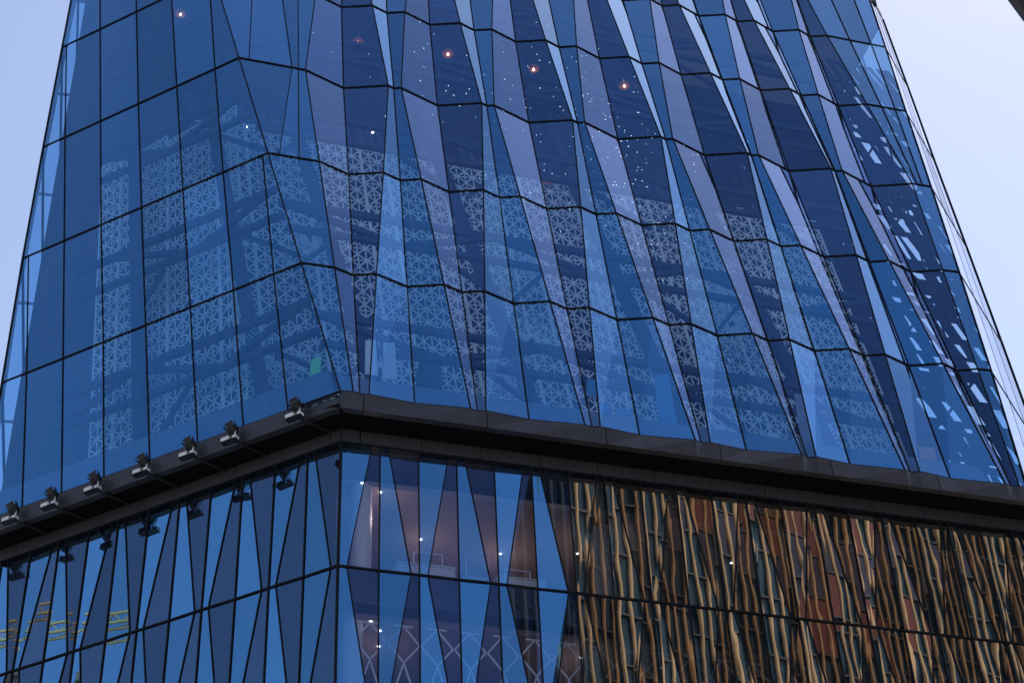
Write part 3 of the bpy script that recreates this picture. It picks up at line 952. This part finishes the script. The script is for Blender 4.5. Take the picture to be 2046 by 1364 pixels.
# tiny white sparkles: reflected glints, added as self-glowing beads
glint = MB()
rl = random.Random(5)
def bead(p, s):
    n = len(glint.v)
    glint.v += [tuple(Vector(p) + Vector(v) * s) for v in ((1.5, 0, 0), (-1.5, 0, 0), (0, 1, 0), (0, -1, 0), (0, 0, 0.8), (0, 0, -0.8))]
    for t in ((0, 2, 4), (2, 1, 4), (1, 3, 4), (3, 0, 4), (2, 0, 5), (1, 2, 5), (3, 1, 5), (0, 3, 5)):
        glint.f.append(tuple(n + i for i in t)); glint.m.append(0)
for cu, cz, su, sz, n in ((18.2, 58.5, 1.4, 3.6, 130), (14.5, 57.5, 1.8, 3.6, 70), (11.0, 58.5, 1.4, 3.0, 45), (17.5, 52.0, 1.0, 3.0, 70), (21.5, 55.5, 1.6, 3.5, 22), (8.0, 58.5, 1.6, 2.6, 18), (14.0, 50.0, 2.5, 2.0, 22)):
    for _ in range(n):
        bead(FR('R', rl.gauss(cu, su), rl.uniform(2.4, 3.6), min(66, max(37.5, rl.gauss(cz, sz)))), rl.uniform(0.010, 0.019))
lo_ = glint.build('string_lights', 'led', None, 'stuff')
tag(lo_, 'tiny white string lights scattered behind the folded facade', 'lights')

# small things on the lowest floor
def board(name, lab, cat, m, side, u, d, z, w, h_, skew=0.0, th=0.04):
    mb = MB()
    uu, nn = (uL, nL) if side == 'L' else (uR, nR)
    p = FR(side, u, d, z)
    q = [p, p + uu * w, p + uu * (w * 0.8 + skew) + ZV * h_, p + uu * skew + ZV * h_ * 0.95]
    bk = [v + nn * th for v in q]
    mb.poly(q); mb.poly(bk[::-1])
    for i in range(4):
        j = (i + 1) % 4
        mb.poly((q[i], bk[i], bk[j], q[j]))
    return tag(mb.build(name, m), lab, cat)
board('green_board', 'lime green board standing behind the lowest pane at the corner', 'board', 'green', 'L', 0.85, 0.62, 35.75, 0.46, 1.0)
board('orange_board', 'orange board behind the lowest pale pane near the right end', 'board', 'orange', 'R', 21.7, 0.9, 35.75, 0.75, 0.75, 0.1)
board('white_poster', 'white poster behind the narrow panes right of the corner', 'poster', 'white', 'R', 1.65, 1.4, 36.7, 0.45, 1.5)
board('white_poster', 'second white poster, just right of the first near the corner', 'poster', 'white', 'R', 2.3, 1.5, 36.7, 0.5, 1.6)
for i, (u, z, w, h_, lab) in enumerate(((9.75, 37.3, 0.55, 0.8, 'upper blue card behind the second wide blue pane, lowest row'), (9.9, 36.4, 0.5, 0.55, 'small middle blue card behind the second wide blue pane, lowest row'), (10.35, 35.9, 0.7, 0.85, 'lower blue card behind the second wide blue pane, lowest row'))):
    board('blue_card', lab, 'card', 'bluecard', 'R', u, 1.5, z, w, h_, 0.1)
board('pale_screen', 'pale blue screen behind the narrow dark pane near the middle', 'screen', 'bluecard', 'R', 12.4, 1.9, 36.6, 0.7, 2.4)
board('grey_curtain', 'grey curtain strip behind the fourth wide pale pane, lowest row', 'curtain', 'drape', 'R', 17.6, 1.6, 36.2, 0.9, 2.6, 0.05)
board('dark_round_sign', 'dark sign against the lattice in the first wide blue pane', 'sign', 'steel', 'R', 4.3, 3.4, 38.3, 1.0, 1.3, 0.15)

def chair(p, lab):
    t = thing('white_chair', lab, 'chair', p, 'white chairs on the lowest floor')
    def P(name, o, a, b, c):
        mb = MB(); mb.para(o, a, b, c); mb.build(name, 'white', t)
    x, y = uR, nR
    P('seat', -x * 0.22 - y * 0.22 + ZV * 0.44, x * 0.44, y * 0.44, ZV * 0.05)
    P('backrest', -x * 0.22 - y * 0.22 + ZV * 0.62, x * 0.44, y * 0.03, ZV * 0.34)
    for sx in (-1, 1):
        P('post', x * (0.20 * sx) - x * 0.02 - y * 0.22, x * 0.04, y * 0.04, ZV * 0.66)
        P('leg', x * (0.20 * sx) - x * 0.02 + y * 0.17, x * 0.04, y * 0.04, ZV * 0.45)
base = Z0 + 0.75
plat = MB()
plat.para(FR('R', 13.2, 1.05, Z0 + 0.28), uR * 4.2, nR * 2.2, ZV * 0.75)
T(plat, 'platform', 'slab')
chair(FR('R', 16.1, 1.5, Z0 + 1.03), 'white chair right of the blue cloth on the lowest floor')
chair(FR('R', 14.1, 1.5, Z0 + 1.03), 'white chair left of the blue cloth on the lowest floor')
tb = thing('low_table', 'low table with blue cloth between the two white chairs', 'table', FR('R', 15.1, 1.5, Z0 + 1.03))
tt = MB(); tt.para(-uR * 0.5 - nR * 0.3 + ZV * 0.5, uR * 1.0, nR * 0.6, ZV * 0.05); tt.build('tabletop', 'white', tb)
for sx in (-1, 1):
    for sy in (-1, 1):
        lg = MB(); lg.para(uR * (0.45 * sx) + nR * (0.25 * sy) - uR * 0.02 - nR * 0.02, uR * 0.04, nR * 0.04, ZV * 0.5); lg.build('leg', 'white', tb)
cl = MB()
rr = random.Random(3)
gx = 9
grid = [[Vector((0, 0, 0)) + uR * (-0.4 + 0.8 * i / (gx - 1)) + nR * (-0.22 + 0.44 * j / 5) + ZV * (0.57 + 0.26 * max(0, 1 - abs(i - 4) / 4.5) * (1 - abs(j - 2.5) / 3.2) * rr.uniform(0.6, 1.2)) for j in range(6)] for i in range(gx)]
for i in range(gx - 1):
    for j in range(5):
        cl.poly((grid[i][j], grid[i + 1][j], grid[i + 1][j + 1], grid[i][j + 1]))
co = cl.build('blue_cloth', 'cyan')
co.location = FR('R', 15.1, 1.5, Z0 + 1.03)
tag(co, 'crumpled light blue cloth heaped on the low table', 'cloth')

# furniture silhouettes in the storey under the band
def shelf(u, d, w, h_, lab):
    t = thing('white_shelf_frame', lab, 'shelf', WL('R', u, d, 28.78), 'white shelf frames in the lower storey')
    def P(name, o, a, b, c):
        mb = MB(); mb.para(o, a, b, c); mb.build(name, 'white', t)
    for x in (0, w):
        P('upright', uR * x, uR * 0.04, nR * 0.04, ZV * h_)
    for z in (h_ * 0.55, h_ - 0.04):
        P('rail', ZV * z, uR * (w + 0.04), nR * 0.04, ZV * 0.04)
    P('divider', uR * (w * 0.5), uR * 0.03, nR * 0.03, ZV * (h_ * 0.55))
shelf(2.75, 1.6, 0.95, 1.75, 'white shelf frame left of the other two, behind the lower panes')
shelf(4.55, 1.8, 0.75, 2.1, 'tallest white shelf frame, middle of three behind the lower panes')
shelf(5.8, 1.6, 0.85, 1.5, 'white shelf frame nearest the bronze reflections, with crossbars')
def counter(u, d, w, h_, lab):
    mb = MB()
    mb.para(WL('R', u, d, 28.78), uR * w, nR * 0.5, ZV * h_)
    mb.para(WL('R', u - 0.04, d - 0.04, 28.78 + h_), uR * (w + 0.08), nR * 0.58, ZV * 0.05)
    tag(mb.build('white_counter', 'white'), lab, 'counter', 'white counters in the lower storey')
counter(2.1, 1.1, 1.9, 0.95, 'long white counter in the storey under the band, nearest the corner')
counter(4.3, 1.2, 0.7, 0.7, 'short white counter in the storey under the band')
counter(5.4, 1.1, 1.6, 0.85, 'white counter beside the bronze reflections, under the band')

# ------------------------------------------------------------------ floodlights along the left side of the band
place = ['nearest the corner', 'second from the corner', 'third from the corner', 'fourth from the corner', 'fifth from the corner', 'sixth from the corner', 'at the left edge', 'just outside the left edge']
outL = -nL
def flood(i, u):
    end = WL('L', u, -1.36, 33.90)
    t = thing('floodlight', 'black floodlight with pale box on the band, ' + place[i], 'floodlight', WL('L', u, -1.22, 33.9), 'floodlights along the left side of the band')
    def add(mb, name, m):
        return adopt(mb.build(name, m), t)
    r = MB()
    q = [end - ZV * 0.05, WL('L', u - 0.03, -1.30, ZF - 0.06), WL('L', u - 0.42, -0.10, ZF - 0.06)]
    r.bar(q[0], q[1], 0.07, 0.07, outL)
    r.bar(q[1], q[2], 0.075, 0.06, ZV)
    add(r, 'rod', 'black')
    y = MB()
    y.bar(end - ZV * 0.28, end + ZV * 0.44, 0.07, 0.05, outL)
    y.bar(end - uL * 0.17 + ZV * 0.10, end + uL * 0.17 + ZV * 0.10, 0.05, 0.05, outL)
    y.bar(end + uL * 0.17 + ZV * 0.08, end + uL * 0.17 + ZV * 0.34, 0.04, 0.03, outL)
    add(y, 'yoke', 'black')
    s = MB()
    s.bar(end + outL * 0.05 - uL * 0.07 - ZV * 0.24, end + outL * 0.05 - uL * 0.07 + ZV * 0.24, 0.05, 0.02, outL)
    s.bar(end + outL * 0.05 - uL * 0.07 + ZV * 0.24, end + outL * 0.08 + uL * 0.02 + ZV * 0.33, 0.05, 0.02, outL)
    add(s, 'strap', 'lampgrey')
    c = end + uL * 0.07 + outL * 0.06 + ZV * 0.24
    ax = (ZV * 0.75 + outL * 0.35 + uL * 0.35).normalized()
    hd = MB()
    hd.tube(c - ax * 0.22, c - ax * 0.14, 0.09, 0.14, 12)
    hd.tube(c - ax * 0.14, c + ax * 0.08, 0.15, 0.17, 12)
    for j in range(3):
        hd.tube(c - ax * (0.11 - 0.06 * j), c - ax * (0.09 - 0.06 * j), 0.19, 0.19, 12)
    head_ = add(hd, 'lamp_head', 'black')
    ln = MB(); ln.tube(c + ax * 0.081, c + ax * 0.09, 0.14, 0.14, 12); ln.build('lens', 'lens', head_)
    sx = ax.orthogonal().normalized(); sy = ax.cross(sx)
    for j in range(4):
        a = math.pi / 4 + j * math.pi / 2
        d = sx * math.cos(a) + sy * math.sin(a)
        e = sx * -math.sin(a) + sy * math.cos(a)
        bd = MB()
        q = [c + ax * 0.08 + d * 0.16 - e * 0.13, c + ax * 0.08 + d * 0.16 + e * 0.13, c + ax * 0.17 + d * 0.20 + e * 0.15, c + ax * 0.17 + d * 0.20 - e * 0.15]
        bk = [p + d * 0.012 for p in q]
        bd.poly(q); bd.poly(bk[::-1])
        for m_ in range(4):
            n_ = (m_ + 1) % 4
            bd.poly((q[m_], bk[m_], bk[n_], q[n_]))
        bd.build('barn_door', 'black', head_)
    b = MB()
    b.para(end + uL * 0.03 + outL * 0.02 - ZV * 0.30, uL * 0.30, outL * 0.24, ZV * 0.14)
    add(b, 'ballast_box', 'lampgrey')
    b = MB()
    b.para(end - uL * 0.24 + outL * 0.04 - ZV * 0.31, uL * 0.14, outL * 0.20, ZV * 0.12)
    add(b, 'control_box', 'lampgrey')
    b = MB()
    b.para(end - uL * 0.26 - ZV * 0.335, uL * 0.62, outL * 0.28, ZV * 0.016)
    add(b, 'tray', 'black')
    w = MB()
    pts = [end - uL * 0.10 + ZV * 0.30, end - uL * 0.26 + ZV * 0.20, end - uL * 0.28 - ZV * 0.02, end - uL * 0.16 - ZV * 0.20]
    for p, q in zip(pts, pts[1:]):
        w.tube(p, q, 0.013, n=5)
    add(w, 'cable', 'black')
for i, u in enumerate([0.75, 3.24, 4.91, 6.79, 8.81, 10.65, 12.35, 14.6]):
    flood(i, u)

# ------------------------------------------------------------------ building across the street (seen mirrored in the lower glass)
opp = thing('office_building', 'office building with cream vertical fins, mirrored in the lower panes at right', 'building', (38, 3, 0))
def OP(mb, name, m, kind=None):
    return adopt(mb.build(name, m, None, kind), opp)
oA = Vector((36.1, 1.0, 0))
oU = U2(2.0)
oN = Vector((-oU.y, oU.x, 0))     # towards the tower
oL, oH = 66.0, 118.0
b = MB()
b.para(oA - oN * 0.1, oU * oL, Vector((0.80, -0.60, 0)) * 24, ZV * oH)
OP(b, 'body', 'opp_glass')
for j in range(30):
    sp = MB()
    sp.para(oA + ZV * (3.0 + j * 3.9) - oN * 0.1, oU * oL, oN * 0.22, ZV * 0.16)
    OP(sp, 'floor_line', 'opp_spandrel')
ro = random.Random(4)
for i in range(66):
    u = 0.05 + i * 1.0
    fin = MB()
    p = oA + oU * u + oN * 0.08
    r = 0.21
    n = 8
    k = 0
    # rounded fin: half-tube profile standing off the glass
    prof = [(-0.13, -0.08), (-0.13, 0.05), (-0.08, 0.11), (0.0, 0.13), (0.08, 0.11), (0.13, 0.05), (0.13, -0.08)]
    lo_p = [p + oU * a + oN * c for a, c in prof]
    hi_p = [q + ZV * (oH - 1) for q in lo_p]
    fin.poly(lo_p); fin.poly(hi_p[::-1])
    for a in range(len(prof)):
        c = (a + 1) % len(prof)
        fin.poly((lo_p[a], hi_p[a], hi_p[c], lo_p[c]))
    OP(fin, 'fin', 'fin')
for i0, i1, j0, m in ((14, 22, 20, 'opp_olive'), (15, 27, 19, 'opp_violet'), (18, 31, 18, 'opp_red'), (21, 34, 17, 'opp_violet'), (24, 38, 16, 'opp_red'), (26, 33, 19, 'opp_olive'), (12, 19, 17, 'opp_violet'), (30, 42, 18, 'opp_violet')):
    for i in range(i0, i1):
        if ro.random() < 0.2:
            continue
        c = MB()
        c.para(oA + oU * (0.22 + i * 1.0) + ZV * (3.2 + j0 * 3.9) + oN * 0.0, oU * 0.62, oN * 0.06, ZV * 3.6)
        OP(c, 'colour_panel', m)

# ------------------------------------------------------------------ tower crane and low building behind the camera, mirrored at lower left
cr = thing('tower_crane', 'sand yellow tower crane mirrored in the lower left panes', 'crane', (-120, -10, 0))
def CR(mb, name, m='crane'):
    return adopt(mb.build(name, m), cr)

ja = Vector((-110.5, 21.7, 81.0)); jb = Vector((-103.7, 14.1, 81.6))
jd = (ja - jb).normalized()
js = jd.cross(ZV).normalized()
tip = jb
jl = 44.0
for nm, off in (('chord', ZV * 0.0 + js * 0.6), ('chord', ZV * 0.0 - js * 0.6), ('chord', ZV * 1.3)):
    b = MB(); b.bar(tip + off, tip + off + jd * jl, 0.22, 0.22, ZV); CR(b, nm)
b = MB()
for i in range(22):
    p = tip + jd * (i * 2.0)
    for s_ in (-1, 1):
        b.bar(p + js * (0.6 * s_), p + jd * 1.0 + ZV * 1.3, 0.08, 0.08, ZV)
        b.bar(p + jd * 1.0 + ZV * 1.3, p + jd * 2.0 + js * (0.6 * s_), 0.08, 0.08, ZV)
adopt(b.build('lacing', 'crane', None, 'stuff'), cr)
mb_ = tip + jd * 36
for sx in (-1, 1):
    for sy in (-1, 1):
        b = MB(); b.bar(Vector((mb_.x + sx * 0.8, mb_.y + sy * 0.8, 0)), Vector((mb_.x + sx * 0.8, mb_.y + sy * 0.8, 81.4)), 0.25, 0.25, Vector((1, 0, 0))); CR(b, 'mast_leg')
b = MB()
for i in range(40):
    z = i * 2.0
    s_ = 1 if i % 2 else -1
    b.bar(Vector((mb_.x - 0.8 * s_, mb_.y - 0.8, z)), Vector((mb_.x + 0.8 * s_, mb_.y - 0.8, z + 2)), 0.12, 0.12, Vector((0, 1, 0)))
    b.bar(Vector((mb_.x - 0.8 * s_, mb_.y + 0.8, z)), Vector((mb_.x + 0.8 * s_, mb_.y + 0.8, z + 2)), 0.12, 0.12, Vector((0, 1, 0)))
adopt(b.build('mast_lacing', 'crane', None, 'stuff'), cr)
cr.location = (mb_.x, mb_.y, 0)
for ch in cr.children:
    ch.matrix_parent_inverse = Matrix.Translation(cr.location).inverted()

nb = thing('brown_building', 'brown flat-roofed building mirrored at the lower left edge', 'building', (-118, 16, 0))
def NB(mb, name, m):
    return adopt(mb.build(name, m), nb)
ba = Vector((-117.2, 15.2, 0)); bu = Vector((-0.55, 0.835, 0)); bw = Vector((-0.835, -0.55, 0))
b = MB(); b.para(ba, bu * 30, bw * 18, ZV * 81.0); NB(b, 'wall', 'brick')
b = MB(); b.para(ba - bw * 0.3 - bu * 0.3 + ZV * 81.0, bu * 30.6, bw * 18.6, ZV * 0.9); NB(b, 'parapet', 'brick')
for i in range(9):
    for j in range(20):
        w = MB()
        w.para(ba - bw * 0.05 + bu * (1.2 + i * 3.2) + ZV * (3 + j * 3.9), bu * 1.6, bw * 0.2, ZV * 2.0)
        NB(w, 'window', 'opp_glass')

# ------------------------------------------------------------------ street lamp beside the camera: its dark arm cuts the top right corner
sl = thing('street_lamp', 'dark lamp arm crossing the top right corner of the view', 'street lamp', (4.1, 6.0, 0))
def SLP(mb, name, m='black'):
    return adopt(mb.build(name, m), sl)
am = Vector((2.865, 6.356, 8.770)); adir = Vector((0.555, 0.49, -0.673)).normalized()
post_top = am + adir * 1.9
b = MB(); b.tube(post_top, am - adir * 1.6, 0.11, 0.09, 16); SLP(b, 'arm')
b = MB(); b.tube((post_top.x, post_top.y, 0), (post_top.x, post_top.y, post_top.z + 0.1), 0.13, 0.10, 16); SLP(b, 'post')
b = MB(); b.tube((post_top.x, post_top.y, 0), (post_top.x, post_top.y, 0.5), 0.22, 0.18, 16); SLP(b, 'base')
hp = am - adir * 1.6
b = MB(); b.para(hp - Vector((0.75, 0.16, 0.06)), Vector((0.8, 0, 0)), Vector((0, 0.32, 0)), Vector((0, 0, 0.12))); SLP(b, 'lamp_head')
b = MB(); b.para(hp - Vector((0.65, 0.11, 0.085)), Vector((0.5, 0, 0)), Vector((0, 0.22, 0)), Vector((0, 0, 0.02))); SLP(b, 'lens', 'lampgrey')
sl.location = (post_top.x, post_top.y, 0)
for ch in sl.children:
    ch.matrix_parent_inverse = Matrix.Translation(sl.location).inverted()

# small black bracket at the head of the far right edge
b = MB()
q = RP(6, 'R').lerp(RP(6, 'F'), 0.55) + ZV * 0.35
p = q + Vector((-0.28, 0.0, 0.75))
b.bar(p, q, 0.14, 0.12, Vector((0, 1, 0)))
b.tube(q - ZV * 0.35, q + ZV * 0.1, 0.10, n=8)
T(b, 'cable_bracket', 'black')
